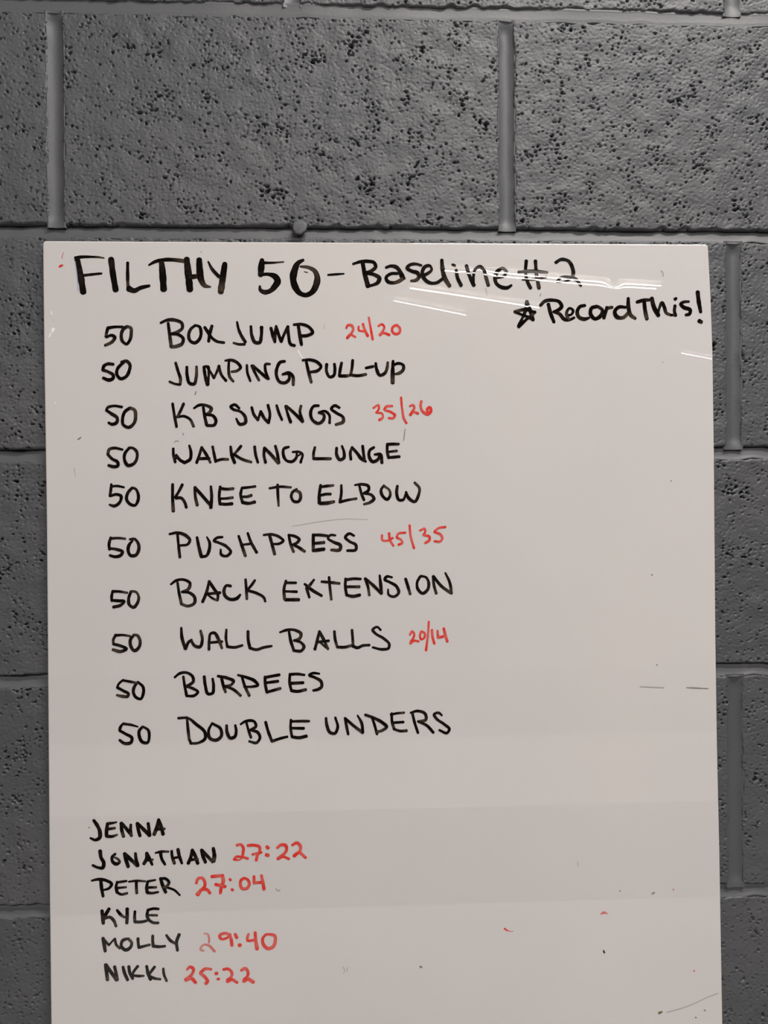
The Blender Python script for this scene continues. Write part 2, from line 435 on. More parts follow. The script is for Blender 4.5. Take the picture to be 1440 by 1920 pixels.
def write(strokes, frame, m, name='handwritten_word', label=None, dflt=16, kind='black', bold=1.0):
    ox, oy, sc = FR[frame]
    V, F, A = [], [], []
    for s in strokes:
        P = []
        for tok in s.split():
            q = [float(t) for t in tok.split(',')]
            P.append(np.array([ox + q[0] / sc, oy + q[1] / sc, (q[2] if len(q) > 2 else dflt) / sc]))
        if len(P) == 1: P.append(P[0] + np.array([0.3, 0.3, 0]))
        D = catmull(P, 1.6)
        pts = []
        for u, v, wd in D:
            x, z = wall_point(u, v, YF)
            pts.append((x - BB[0], z - BB[2], wd * 0.5 * (0.7 / FPX) * 1.2 * bold))
        c = np.array([(p[0], p[1]) for p in pts]); rad = np.maximum(np.array([p[2] for p in pts]), 0.0003)
        n = len(c)
        t = np.gradient(c, axis=0); ln = np.linalg.norm(t, axis=1)[:, None]; t = t / np.maximum(ln, 1e-9)
        nrm = np.stack([-t[:, 1], t[:, 0]], -1)
        y = -0.00006 - 0.000024 * (stroke_no[0] % 14); stroke_no[0] += 1
        # uneven outline of a drawn line
        jr = np.array([irng.gauss(0, 1) for _ in range(n + 4)]); jr = np.convolve(jr, np.ones(5) / 5, 'valid')[:n]
        rr = rad * (1 + 0.09 * jr)
        # ink load along the stroke: full at the start, thinning in places
        ph = irng.uniform(0, 6.28); fade_end = irng.random() < (0.42 if kind == 'black' else 0.6)
        tt = np.linspace(0, 1, n)
        if kind == 'black':
            core = 0.97 + 0.10 * np.sin(tt * 5 + ph) - (0.62 * sstep(0.55, 0.95, tt) * (1 - 0.5 * sstep(0.97, 1, tt)) if fade_end else 0)
            rim = 1.0 - (0.2 * sstep(0.6, 1, tt) if fade_end else 0)
        else:
            core = 0.58 + 0.30 * np.sin(tt * 5 + ph) + 0.25 * sstep(0.75, 1, tt); rim = 0.88 + 0.1 * np.sin(tt * 7 + ph)
        core = np.clip(core, 0.1, 1.15); rim = np.clip(rim * np.ones(n), 0, 1.15)
        b0 = len(V)
        for i in range(n):
            for f, a in ((-1, rim[i]), (-0.45, 0.5 * (core[i] + rim[i]) if kind != 'black' else core[i]), (0.45, core[i]), (1, rim[i])):
                V.append((c[i, 0] + nrm[i, 0] * rr[i] * f, y - 8e-6 * i / n, c[i, 1] + nrm[i, 1] * rr[i] * f)); A.append(a)
        for i in range(n - 1):
            for q in range(3):
                a = b0 + i * 4 + q
                F.append((a, a + 4, a + 5, a + 1))
        for end, sg in ((0, -1), (n - 1, 1)):                          # round ends
            ye = y + (4e-6 if sg < 0 else -12e-6); k0 = len(V); V.append((c[end, 0], ye, c[end, 1])); A.append(rim[end])
            K = 8
            for i in range(K + 1):
                an = math.pi * i / K
                dx = nrm[end] * math.cos(an) * rr[end] + t[end] * sg * math.sin(an) * rr[end] * 0.85
                V.append((c[end, 0] + dx[0], ye, c[end, 1] + dx[1])); A.append(rim[end])
            for i in range(K):
                F.append((k0, k0 + 1 + i, k0 + 2 + i) if sg > 0 else (k0, k0 + 2 + i, k0 + 1 + i))
    me = mesh_np(name, V, F, smooth=False)
    at = me.attributes.new('ink', 'FLOAT', 'POINT'); at.data.foreach_set('value', np.array(A, dtype=np.float32))
    me.polygons.foreach_set('use_smooth', np.zeros(len(me.polygons), dtype=bool))
    import bmesh
    bm = bmesh.new(); bm.from_mesh(me)
    for f in bm.faces:
        f.normal_update()
        if f.normal.y > 0: f.normal_flip()
    bm.to_mesh(me); bm.free()
    o = obj(name, me, m, board)
    if label: o['label'] = label
    return o
def word(frame, text, **k):
    return write([s.strip() for s in text.strip().split(';') if s.strip()], frame, BLACK, **k)
def red(frame, text, m=None, **k):
    k.setdefault('name', 'handwritten_number'); k.setdefault('label', 'red handwritten figures')
    return write([s.strip() for s in text.strip().split(';') if s.strip()], frame, m or RED, kind='red', **k)
def num(frame, text): return word(frame, text, name='handwritten_number')

# ---- heading
word('A', """291,155,14 330,151 400,150,12 450,152,10 486,158,7; 304,162,26 325,260,30 346,388,30; 350,275,14 410,268,14 470,262,10;
534,166,28 546,260,30 565,372,30; 646,190,15 646,270,17 650,350,20 654,368,26; 654,365,30 690,378,24 730,360,20 792,345,14;
790,205,10 830,183,16 890,170,18 980,172,18 1050,182,20; 874,178,26 882,260,34 889,368,32;
1045,166,28 1056,270,34 1066,370,32; 1040,288,12 1080,285,22 1130,278,22; 1129,170,28 1132,230,32 1145,310,30 1165,342,22 1205,353,8;
1190,182,8 1215,230,16 1262,283,16; 1302,198,26 1290,280,32 1275,385,32""", label='large bold black heading word', bold=1.12)
word('B', """185,172,22 182,200,30 176,270,26; 185,190,18 250,190,12 330,184,8; 172,270,16 230,268,20 275,285,30 290,310,34 270,350,32 235,382,24 200,388,24 172,370,20 170,348,12;
462,172,16 430,190,24 405,240,34 395,300,36 410,355,34 440,395,28 480,408,24 520,390,28 550,340,34 558,290,30 540,245,24 500,222,18 445,215,12; 470,250,4 492,256,5""",
 name='handwritten_number', label='large bold black heading number', bold=1.1)
word('B', "630,272,12 680,268,14 738,264,8", name='handwritten_dash')
word('C', """-352,198,14 -300,182,18 -250,180,20 -210,190,20 -200,215,22 -230,245,20 -270,258,16; -288,190,22 -275,260,24 -252,346,28; -260,262,16 -210,270,20 -175,295,24 -185,322,22 -220,340,16 -255,348,14;
-130,222,14 -100,212,18 -60,220,22 -35,250,22 -18,285,26 -5,296,14; -50,262,16 -100,265,18 -130,290,18 -120,315,20 -80,325,18 -40,312,20 -15,295,20;
108,208,14 70,198,16 25,208,18 12,225,20 40,245,20 85,262,22 92,285,20 70,308,20 38,312,12;
92,282,20 150,262,18 178,235,14 165,210,16 135,215,20 115,250,20 130,300,22 165,325,20 210,325,18 250,300,18;
246,172,18 250,220,22 265,290,24 298,345,22; 343,240,18 352,290,20 376,342,22; 318,203,16 334,209,16;
412,210,22 430,270,22 462,342,24; 462,345,18 460,280,16 475,230,16 505,215,20 530,240,20 545,290,22 560,342,20;
618,290,16 660,282,16 682,250,18 660,228,18 625,245,22 605,290,22 615,330,22 650,355,22 690,358,20 716,342,14""", label='brownish black lower-case heading word')
word('C', """816,178,20 812,260,18 825,320,20 845,360,20; 878,178,20 884,260,20 902,360,22; 764,252,16 860,246,18 958,255,14; 790,305,8 880,300,14 952,285,14;
1015,188,18 1050,168,18 1100,178,20 1128,225,22 1132,270,22 1110,300,16 1060,318,8 1025,315,14; 1025,312,14 1050,290,16 1100,285,16 1150,300,20 1185,345,14""", name='handwritten_number')
word('C', """820,452,24 818,490,22 800,540,18 765,615,18; 765,620,22 820,570,16 875,522,18; 875,525,14 810,505,18 738,520,16; 738,522,14 800,545,14 860,568,22; 862,576,20 845,520,22 822,455,18""",
 name='drawn_star', label='small black hand-drawn five-pointed star')
word('C', """912,478,18 940,450,20 990,442,20 1040,455,20 1055,485,22 1030,510,20 1000,520,14; 965,470,22 980,530,22 1003,590,20; 1000,520,16 1040,535,20 1075,572,22 1110,574,18 1140,560,14;
1085,545,14 1122,538,14 1132,512,16 1110,496,14 1090,520,18 1092,555,18 1110,572,14; 1212,478,18 1180,485,20 1160,520,22 1170,555,22 1205,570,22 1240,562,14;
1290,485,20 1258,495,20 1250,535,22 1280,568,22 1320,545,22 1330,510,20 1300,485,18; 1360,490,18 1352,520,20 1340,562,20; 1348,525,14 1365,498,18 1395,490,18;
1488,490,16 1438,490,20 1413,520,22 1428,555,24 1468,560,22 1503,530,20; 1504,430,18 1506,490,22 1523,545,22 1552,565,16""", label='black handwritten word after the star')
word('D', """555,455,18 600,442,20 640,440,16; 603,445,22 610,510,22 622,568,20; 655,430,22 670,490,24 700,545,22; 695,545,18 705,500,16 725,460,22 740,490,22 755,530,20 785,543,16;
812,480,20 808,515,20 815,545,22; 812,436,20 820,430,16; 785,543,16 808,542,14; 905,452,14 870,455,18 850,468,20 870,490,22 915,510,22 910,535,20 885,542,16;
965,388,24 972,450,24 985,522,20; 975,582,26 990,590,24""")
# ---- the list, row by row
num('E', """280,132,16 220,132,18 170,140,20; 170,140,20 160,175,20 155,205,18; 158,208,16 200,195,18 222,210,22 205,240,20 150,270,18;
310,130,18 285,150,20 270,195,20 280,240,20 310,260,18 335,230,20 345,180,20 342,140,20 315,128,18""")
word('E', """565,102,14 610,82,18 680,82,20 725,105,20 728,140,20 700,165,20 640,185,16; 622,105,18 632,180,20 645,278,22; 640,185,16 700,190,18 735,220,20 728,255,20 690,275,20 648,282,18;
825,120,18 790,150,20 775,200,20 785,235,20 820,252,20 855,225,20 868,175,20 855,130,18 825,120,16; 895,135,18 915,165,20 950,215,20 985,240,20 1040,250,16; 950,125,20 935,175,22 925,240,20""")
word('E', """1138,95,14 1150,150,18 1175,205,20 1200,245,20; 1195,262,16 1150,262,16 1112,252,14; 1242,128,18 1250,200,20 1275,248,22 1305,250,22 1320,200,20 1322,135,24;
1392,140,18 1405,190,22 1422,245,18; 1422,240,18 1425,170,20 1432,125,16; 1432,130,16 1450,190,20 1470,240,20; 1470,240,20 1490,190,18 1520,130,20; 1520,140,18 1525,200,18 1545,265,20 1570,272,18;
1565,115,16 1620,112,18 1680,135,20 1705,175,20 1670,195,20 1610,200,18; 1598,125,20 1610,200,22 1622,265,20""")
red('F', """598,140,12 605,122,14 640,122,16 650,150,16 635,180,14 605,212,18; 605,215,18 625,190,14 665,208,14; 690,130,14 690,155,14 735,165,14; 722,110,16 735,150,16 758,200,18;
766,62,14 780,140,14 795,226,16; 838,125,14 865,112,14 882,130,14 870,165,14 850,190,16; 850,192,18 870,178,14 920,192,18; 965,120,16 945,135,16 942,165,16 965,185,18 995,175,16 998,140,16 975,118,16""")
num('E', """210,412,18 165,410,20 140,425,20 132,455,20; 132,455,20 175,470,18 210,495,20 210,515,20 180,530,22 135,515,18;
300,388,16 268,415,20 240,450,20 238,490,20 265,520,20 305,505,20 330,460,22 335,415,20 310,388,20 270,395,14""")
word('E', """678,402,16 695,460,18 715,530,20 712,560,18; 712,565,14 670,558,14 632,542,14; 762,432,18 765,500,20 785,555,20 815,560,20 832,510,20 835,430,16;
890,432,18 900,500,20 918,562,24; 918,440,16 945,480,16 965,515,18; 965,515,16 990,460,16 1003,425,18; 1003,430,16 1020,490,18 1055,535,20; 892,430,16 922,430,16 926,470,16 922,550,16;
1050,385,14 1090,380,18 1150,410,20 1165,435,20 1140,460,18 1098,468,16; 1078,385,16 1075,450,18 1085,510,18 1110,540,16; 1212,418,16 1215,470,16 1238,538,16;
1248,422,16 1275,480,18 1303,532,16; 1258,422,16 1310,470,20 1365,518,18; 1385,410,14 1352,412,16 1350,450,18 1375,522,16;
1495,390,18 1465,395,20 1438,440,20 1435,500,20 1460,545,20 1500,550,20 1530,520,20 1525,487,16 1480,488,14; 1480,488,16 1530,475,18 1555,500,20 1560,565,20""")
word('F', """270,382,14 320,378,18 385,400,20 408,430,20 385,458,18 330,470,16; 298,395,18 315,470,20 335,546,18; 450,412,20 450,470,20 475,508,20 500,500,20 512,455,20 508,410,18;
562,402,20 552,450,20 545,500,18; 545,500,20 610,498,20 625,495,16; 645,382,18 640,440,18 630,490,18; 630,492,20 680,498,20 745,488,18; 745,440,18 800,428,18;
818,405,18 825,450,20 850,495,20 885,480,20 905,430,20 908,398,16; 948,388,18 945,460,24 945,550,24; 950,420,16 985,405,18 1025,420,20 1025,450,20 990,480,20 965,485,14""")
num('E', """275,732,16 205,725,16 165,740,18 158,760,16; 160,758,18 200,785,20 240,815,20 238,845,20 200,862,20 175,850,16;
335,740,18 300,765,20 280,820,20 285,865,20 325,885,20 365,855,20 378,800,20 370,755,20 335,738,18""")
word('E', """655,708,16 668,790,18 685,880,18; 738,708,18 715,760,18 690,808,16; 690,808,16 740,802,18 785,825,18 812,878,18;
815,742,14 850,720,18 910,722,20 945,745,22 930,775,20 895,790,16; 885,735,18 895,800,20 910,868,20; 905,790,16 960,800,20 980,840,20 970,865,20 915,872,18""")
word('E', """1155,742,16 1120,715,18 1090,730,18 1110,750,18 1160,765,18 1200,810,20 1200,850,20 1160,862,20 1132,820,14; 1248,735,16 1265,790,18 1295,830,18; 1295,830,16 1315,765,16;
1315,765,18 1345,820,20 1375,850,20; 1375,850,20 1385,790,18 1370,718,18; 1435,720,16 1450,770,18 1475,828,16; 1502,725,16 1520,790,18 1540,845,20; 1508,725,16 1570,780,20 1630,840,22; 1632,838,18 1610,760,16 1618,725,18;
1750,722,16 1715,725,18 1690,775,20 1705,830,20 1750,855,20 1785,830,20 1790,790,18 1750,775,14; 1750,772,14 1800,765,18 1828,790,18 1832,853,16; 1905,738,18 1870,722,20 1845,745,20 1880,775,20 1935,815,20 1935,840,22 1880,865,18""")
red('F', """800,740,14 840,718,14 840,750,14 820,775,12; 820,775,12 868,785,14 872,810,14 845,830,18; 942,725,14 895,732,16 882,750,14; 885,755,14 940,775,16 962,795,16 950,815,16 915,815,14;
1008,662,14 1018,760,14 1030,820,16 1048,853,16; 1075,725,14 1100,718,14 1108,740,14 1090,765,12 1075,790,14; 1078,792,18 1100,770,14 1135,780,16; 1160,690,16 1155,720,16 1170,765,16 1210,785,20 1232,765,18 1225,735,18 1205,745,16 1208,775,16""")
num('G', """280,172,14 215,160,18 180,170,18 170,205,18; 170,208,18 200,240,18 245,270,20 245,292,20 215,300,20 175,290,16;
325,165,18 298,200,20 295,250,20 320,290,22 360,280,20 388,235,18 385,185,18 350,158,16 325,160,16""")
word('G', """660,165,16 662,210,18 675,265,18; 672,262,14 682,215,14; 682,212,16 710,250,20 745,270,22; 745,270,22 785,245,20 792,190,20 780,142,16;
872,155,16 855,215,18 835,270,20; 872,155,18 905,205,20 938,268,16; 850,240,20 930,238,18; 955,150,16 965,200,18 978,262,18; 978,258,18 1020,245,18 1070,245,16;
1090,150,18 1098,210,20 1120,270,20; 1168,145,18 1140,180,18 1115,208,18; 1115,208,18 1180,245,18 1245,265,16; 1270,150,18 1278,210,18 1295,268,16;
1345,160,20 1340,210,18 1352,268,18; 1345,160,18 1390,205,20 1448,272,20; 1425,145,18 1440,200,20 1450,270,22;
1525,152,16 1490,165,20 1485,210,20 1510,255,20 1550,262,20 1585,225,18 1585,195,14; 1555,190,14 1605,190,16 1625,200,14 1615,268,18; 1622,202,10 1580,228,12""")
word('H', """362,155,16 352,200,18 352,240,18; 352,240,20 410,240,20 480,240,18; 525,160,18 525,210,20 550,248,20 578,235,22 580,190,18 565,145,14;
632,245,18 628,190,18 640,155,16; 640,155,18 680,200,20 715,245,20 745,262,14; 720,145,18 725,190,18 735,255,16; 805,155,16 775,175,18 768,220,20 795,262,20 835,245,20 845,210,18 810,208,14; 810,208,14 850,205,18 865,270,20;
905,130,18 905,190,18 915,232,18; 905,132,18 950,130,18 990,130,16; 910,190,16 975,182,18; 915,232,20 995,225,20""")
num('G', """195,432,16 192,470,18 185,520,18; 195,448,16 240,445,16 290,455,14; 188,520,16 235,508,18 268,520,20 262,560,20 215,595,20 182,585,14;
350,460,18 320,495,20 310,545,20 335,580,20 372,590,18 395,555,20 395,500,18 375,465,16 350,458,16""")
word('G', """655,432,18 655,530,20 660,632,22; 728,435,18 705,480,18 675,530,16; 680,535,18 720,535,18 745,565,18 758,605,18; 822,455,18 825,520,18 840,588,20; 822,455,20 880,520,20 940,590,20; 942,448,16 948,520,20 942,606,22;
1012,450,18 1005,520,18 1010,580,18; 1012,462,16 1060,468,18 1110,464,18; 1012,540,16 1060,538,18 1105,532,18; 1012,580,20 1055,582,20 1100,578,22;
1175,458,16 1165,510,18 1180,570,20; 1175,460,18 1225,455,16 1275,448,16; 1175,525,16 1215,525,18 1245,515,20; 1180,568,20 1225,575,20 1270,565,20""")
word('H', """22,462,16 100,450,16 182,455,16; 82,435,18 85,520,18 90,593,14; 225,470,18 195,490,18 185,525,18 205,560,18 240,560,18 255,530,20 245,490,18 215,480,14""")
word('H', """405,440,18 395,510,20 395,570,22; 405,452,16 450,445,18 500,440,14; 400,515,16 450,505,18 480,505,16; 400,575,20 455,572,22 505,562,18;
560,440,16 560,500,18 550,565,18; 550,565,20 610,550,18 672,540,16; 662,438,14 710,432,18 765,450,20 765,475,20 730,500,18; 695,440,16 710,500,18 730,550,18; 730,500,16 790,515,18 805,540,22 780,565,20 730,582,16;
880,440,14 858,475,18 870,520,20 905,545,20 925,520,18 920,475,16 885,448,16; 980,445,18 975,500,20 995,550,20 1020,550,18 1045,500,16; 1045,490,16 1065,535,20 1110,562,20 1140,510,20 1145,460,16 1110,420,16""")
num('G', """190,830,14 178,890,20 182,920,18; 195,838,18 250,835,16 300,840,14; 182,912,16 235,920,18 280,940,20 270,960,20 225,975,18 185,965,16;
335,845,14 365,840,16 395,870,18 402,920,20 375,965,20 340,965,20 322,930,20 330,885,20 355,855,14""")
word('G', """632,805,14 690,795,18 760,820,20 785,850,18 770,880,16 715,890,14; 692,805,16 700,890,18 710,978,18; 838,830,16 850,890,20 870,970,22; 870,975,20 905,970,20 930,920,20 932,870,18 912,828,12;
1028,828,16 985,835,18 965,855,18 1000,870,18 1060,900,20 1090,940,20 1060,970,18 1020,960,18 1015,920,12; 1150,820,16 1170,880,20 1200,968,20; 1218,798,16 1240,860,18 1285,943,20; 1180,885,14 1245,878,14""")
word('H', """-22,812,14 40,808,18 100,830,18 125,855,18 100,875,18 40,880,14; 22,815,18 40,880,20 60,955,20; 165,810,16 180,880,18 202,938,18; 165,812,16 220,825,18 245,845,18 230,868,18 195,885,14; 200,885,16 240,905,18 285,935,18;
350,810,20 350,870,20 350,930,20; 355,812,18 400,812,18 455,818,16; 355,875,16 430,868,20; 352,928,20 430,918,22; 515,815,14 475,815,18 460,835,18 500,865,18 555,895,22 550,920,22 485,925,18;
655,818,16 620,802,18 590,830,18 620,860,18 670,890,20 670,920,20 605,930,18""")
red('H', """865,815,14 868,850,14 905,855,14 945,835,14; 918,800,16 925,850,14 950,893,16; 1040,795,14 985,805,14 975,830,14; 975,832,14 1010,850,14 1018,870,14 990,885,16; 1072,740,14 1080,820,14 1105,910,16;
1150,778,14 1185,765,14 1190,785,14 1175,810,12; 1175,812,14 1222,828,16 1220,850,16 1190,872,16; 1340,752,14 1290,760,14 1258,785,14; 1258,788,14 1310,815,16 1318,840,14 1300,860,14 1258,858,12""")
num('I', """125,235,16 118,280,18 120,305,18; 125,235,18 170,235,16 235,245,14; 120,302,18 170,305,18 212,310,18 190,335,18 132,352,18;
262,238,18 245,290,20 250,335,20 280,355,20 312,320,20 320,275,18 300,240,16 262,235,16""")
word('I', """562,182,14 600,155,18 660,148,18 705,175,20 695,215,20 645,240,16; 612,170,16 622,240,18 640,325,20; 645,240,16 700,245,18 740,280,20 740,320,20 690,345,18 640,330,18;
848,160,16 830,240,20 800,313,20; 848,160,18 885,215,20 915,265,18 912,300,18; 825,255,16 930,245,20; 835,258,10 880,290,14 910,302,14; 1010,195,18 980,190,18 960,230,20 970,270,20 1010,295,20 1060,285,22 1082,260,16;
1122,145,16 1128,220,18 1132,290,18; 1192,152,16 1165,190,18 1135,225,14; 1138,228,16 1210,250,18 1262,285,16 1270,310,14""")
word('K', """145,155,16 130,220,18 135,290,20; 150,170,16 220,170,16; 135,235,16 225,238,18; 140,298,22 240,298,22; 285,180,16 340,225,22 412,268,18; 355,148,16 315,200,20; 300,210,20 320,280,16;
412,162,16 480,168,18 545,175,18; 468,128,16 475,210,18 485,295,16; 592,140,18 590,200,18 600,262,18; 595,148,18 650,140,18 705,142,16; 600,200,16 695,200,20; 600,262,20 645,272,20 698,262,20;
738,138,16 760,200,18 770,263,16; 740,138,18 800,190,20 860,250,18; 848,115,14 855,180,20 862,250,18; 940,130,14 900,125,18 885,145,18 920,165,18 975,200,20 990,245,20 955,275,18 915,260,18 910,220,12;
1042,142,20 1060,200,20 1076,255,18; 1150,125,18 1128,170,18 1135,220,20 1170,250,20 1205,225,20 1215,170,18 1195,130,16 1155,120,16; 1248,122,18 1255,190,18 1272,250,18; 1250,122,18 1310,195,20 1385,250,18; 1340,97,12 1370,160,18 1388,250,16""")
num('I', """150,560,16 130,600,18 132,630,18; 145,565,18 200,562,16 255,570,14; 132,630,18 190,645,18 228,665,20 190,685,20 128,672,18;
290,560,16 262,590,20 260,640,20 290,680,20 322,655,20 330,600,20 310,565,18 280,560,14""")
word('I', """640,508,14 645,580,20 670,663,20; 672,665,20 700,610,18 718,598,14; 712,600,16 745,645,20 780,650,20 798,600,18 785,530,16; 848,670,18 850,600,18 862,550,16 885,545,18 920,595,20 945,660,16; 850,620,16 945,612,18;
978,522,16 975,590,18 985,648,18; 985,650,20 1040,655,18 1098,640,16; 1140,535,18 1142,600,20 1155,660,20; 1155,660,20 1200,672,18 1260,655,18 1318,645,16""")
word('K', """100,542,14 150,525,18 220,528,18 258,555,20 250,585,20 205,605,16; 168,540,16 182,610,20 205,680,20; 205,602,16 260,620,18 280,650,20 260,680,20 210,680,18; 395,535,16 380,600,18 362,668,20; 395,535,18 425,590,20 460,666,16; 380,615,16 465,605,18; 405,620,10 445,655,14;
508,535,16 515,600,18 530,650,18; 530,652,18 590,652,18 635,640,16; 640,525,18 645,590,18 648,640,18; 645,645,22 680,658,20 720,642,18 770,638,18; 855,525,14 830,502,16 795,525,18 815,550,18 880,590,18 920,635,18 915,660,18 870,670,18 795,655,14""")
red('K', """1075,560,14 1090,535,14 1105,550,14 1100,585,14 1080,610,14; 1078,625,16 1105,605,14 1140,610,16; 1160,535,14 1150,565,14 1160,595,14 1180,585,14 1185,550,14 1165,535,12; 1216,462,14 1210,560,14 1195,676,16;
1240,525,16 1245,580,16 1258,626,16; 1282,530,14 1285,578,16; 1285,580,16 1325,572,16 1345,560,12; 1328,512,16 1340,560,16 1355,610,16""")
num('L', """205,178,14 170,210,16 160,235,16; 205,182,16 260,192,16 310,202,14; 160,235,16 210,262,18 245,285,18 240,300,18 205,302,18 158,292,14;
315,195,16 288,230,20 280,270,20 300,310,20 335,322,18 355,280,20 352,230,18 320,200,16""")
word('L', """590,160,14 625,132,18 680,125,18 725,155,20 730,190,20 690,220,18 665,230,14; 655,155,16 665,220,18 680,296,20; 668,225,16 730,245,18 765,270,18 740,295,18 680,300,16; 812,155,18 820,220,20 845,285,20 872,280,20 882,230,20 875,170,16;
915,150,16 985,165,20 1032,190,20 1015,215,18 965,225,14; 942,165,18 955,220,20 972,270,16; 965,225,16 1030,250,18 1085,296,18; 1065,142,14 1130,160,18 1195,190,20 1215,218,18 1180,228,16 1110,230,14; 1095,155,16 1115,220,18 1150,296,18;
1268,155,18 1270,210,18 1282,270,18; 1268,160,18 1320,150,18 1375,140,18; 1275,200,16 1365,188,18; 1282,270,18 1335,255,18 1383,242,18;
1455,135,18 1452,200,18 1465,258,18; 1458,138,18 1510,135,18 1563,142,16; 1460,205,20 1553,200,20; 1465,260,20 1510,265,20 1573,252,20; 1675,132,14 1620,130,18 1600,142,18 1640,160,18 1690,195,20 1692,230,20 1665,250,20 1630,258,16""")
num('L', """205,505,14 185,530,18 178,555,18; 205,508,18 260,515,16 315,530,10; 180,560,18 225,585,18 270,615,20 265,645,20 215,655,20 178,630,16;
350,530,16 325,560,20 325,600,20 350,645,20 385,650,18 400,600,18 392,555,18 355,530,14""")
word('L', """618,465,16 690,465,16 750,510,20 820,580,20 820,615,20 770,650,16 710,655,16; 682,458,14 690,540,18 700,628,18; 705,632,16 712,655,16; 872,502,14 845,560,18 855,615,20 900,630,20 940,600,20 935,545,18 880,508,16;
980,520,18 985,575,20 1010,615,20 1040,605,20 1052,560,18 1045,518,16; 1085,512,14 1120,490,18 1190,495,18 1200,525,20 1160,555,18; 1128,500,16 1145,560,18 1162,610,18; 1160,555,16 1215,575,20 1230,610,18 1205,650,18 1150,640,16;
1272,495,18 1290,560,18 1320,640,20; 1320,640,20 1375,620,18 1435,605,16; 1462,478,16 1460,540,18 1470,605,18; 1465,490,18 1530,488,18 1598,488,16; 1462,540,16 1558,542,20; 1470,605,20 1520,612,20 1578,600,20""")
word('M', """445,465,16 452,520,20 480,575,20 510,580,20 532,540,18 515,460,14; 588,465,16 600,530,18 612,586,16; 590,468,18 650,520,20 720,573,20; 682,445,12 712,500,18 722,573,18; 740,440,16 800,462,18 870,500,20 900,530,20 870,555,18 820,570,16; 790,460,16 810,520,18 828,586,16;
938,430,16 940,490,18 955,545,18; 930,440,16 975,430,16 1030,425,16; 945,500,16 1025,495,18; 955,548,18 1000,562,18 1048,560,20; 1080,425,14 1130,412,18 1190,435,20 1195,475,20 1135,490,14; 1092,425,16 1110,500,18 1135,576,16; 1135,490,16 1200,520,18 1250,573,18;
1315,445,12 1290,425,16 1255,438,18 1270,465,18 1330,510,18 1370,550,18 1355,575,18 1295,555,14""")
# ---- the names and their times
word('N', """125,87,24 155,130,26 180,190,28 175,245,26 140,262,22 95,245,16; 250,115,24 240,170,26 240,225,26; 250,115,22 290,110,18 330,102,12; 245,165,20 315,155,18; 242,228,24 290,230,22 335,215,14;
370,112,24 375,170,26 392,232,26; 372,112,26 420,165,28 465,225,22; 458,126,20 455,170,24 462,225,24; 515,114,24 525,170,26 540,226,24; 515,112,26 570,165,28 625,222,26; 614,114,24 620,160,26 628,222,24;
708,80,24 695,140,28 668,212,28; 708,80,26 730,140,26 748,210,26; 690,165,26 762,162,18""", label='black handwritten name in the top line of the names')
word('N', """182,362,26 190,420,26 215,470,26 205,512,26 160,510,20 115,490,18; 318,388,18 290,415,22 298,462,24 330,478,26 358,460,20 340,432,16 312,420,14; 400,384,22 415,440,26 435,502,26; 402,385,26 460,440,28 515,490,26; 500,382,20 505,430,24 520,492,26;
600,382,24 600,430,26 575,478,26; 600,382,26 625,430,26 650,486,20; 590,445,24 655,440,16; 680,380,16 730,368,20 795,368,16; 725,375,26 735,430,24 765,483,20; 825,362,20 830,410,24 850,473,24; 882,348,26 895,410,26 918,473,20; 840,425,18 900,415,18;
1010,352,22 1000,410,26 975,472,26; 1010,352,24 1040,410,26 1060,473,24; 1000,440,24 1062,435,16; 1095,352,24 1105,400,26 1130,462,24; 1098,355,24 1150,410,24 1195,458,24; 1200,337,24 1210,400,28 1205,452,28""")
word('N', """105,630,16 160,618,22 240,630,24 285,660,24 265,695,22 210,715,16; 188,630,24 195,700,26 208,770,22; 335,640,20 325,690,24 335,735,24; 335,645,20 420,632,16; 335,695,18 415,688,16; 335,735,22 370,752,20 425,742,18;
440,638,14 510,630,18 590,635,14; 508,635,24 508,690,22 512,740,22; 610,640,20 600,690,24 605,730,26; 610,635,18 680,622,16; 605,690,20 685,688,18; 605,735,24 650,740,20 705,730,16; 725,608,22 745,670,26 772,732,24; 722,612,20 770,610,22 802,645,22 785,675,22 750,690,18; 780,690,18 850,715,18 898,760,16""")
word('P', """198,132,26 205,190,28 210,246,26; 262,115,26 235,160,26 205,215,24; 215,205,22 270,190,24 300,215,24 325,270,22; 335,128,22 370,170,22 400,190,20; 425,115,26 425,180,26 422,242,24; 495,138,22 492,190,24 495,230,24; 495,232,24 550,232,22 600,222,20;
612,125,22 605,180,24 620,215,22; 610,125,20 660,112,20 708,115,18; 612,170,18 695,172,18; 615,210,22 660,238,20 705,240,18""")
word('P', """208,378,24 218,430,26 228,494,24; 212,382,18 236,412,18 262,440,17; 262,440,16 290,408,16 314,384,18; 314,385,20 328,440,22 358,470,22; 420,385,20 385,400,24 372,450,24 410,485,26 455,460,24 465,420,22 435,385,22;
522,382,22 525,430,22 530,460,24; 530,462,24 580,450,20 628,438,20; 655,357,22 655,410,22 660,450,24; 660,450,24 715,455,22 766,450,18; 778,352,20 815,400,22 855,425,20; 893,345,24 870,410,24 878,488,22""")
word('P', """232,617,26 240,680,26 248,752,26; 235,620,28 285,690,26 330,752,26; 312,634,22 325,690,24 335,752,26; 388,637,22 402,690,24 430,753,22; 440,632,22 450,690,22 475,740,22; 520,632,22 490,670,22 465,715,20; 480,715,20 530,720,22 573,718,18;
600,632,24 612,690,26 635,750,24; 672,637,22 640,680,22 620,710,20; 620,715,20 670,740,22 723,748,18; 750,652,18 755,700,20 780,763,20""", label='black handwritten name in the bottom line')
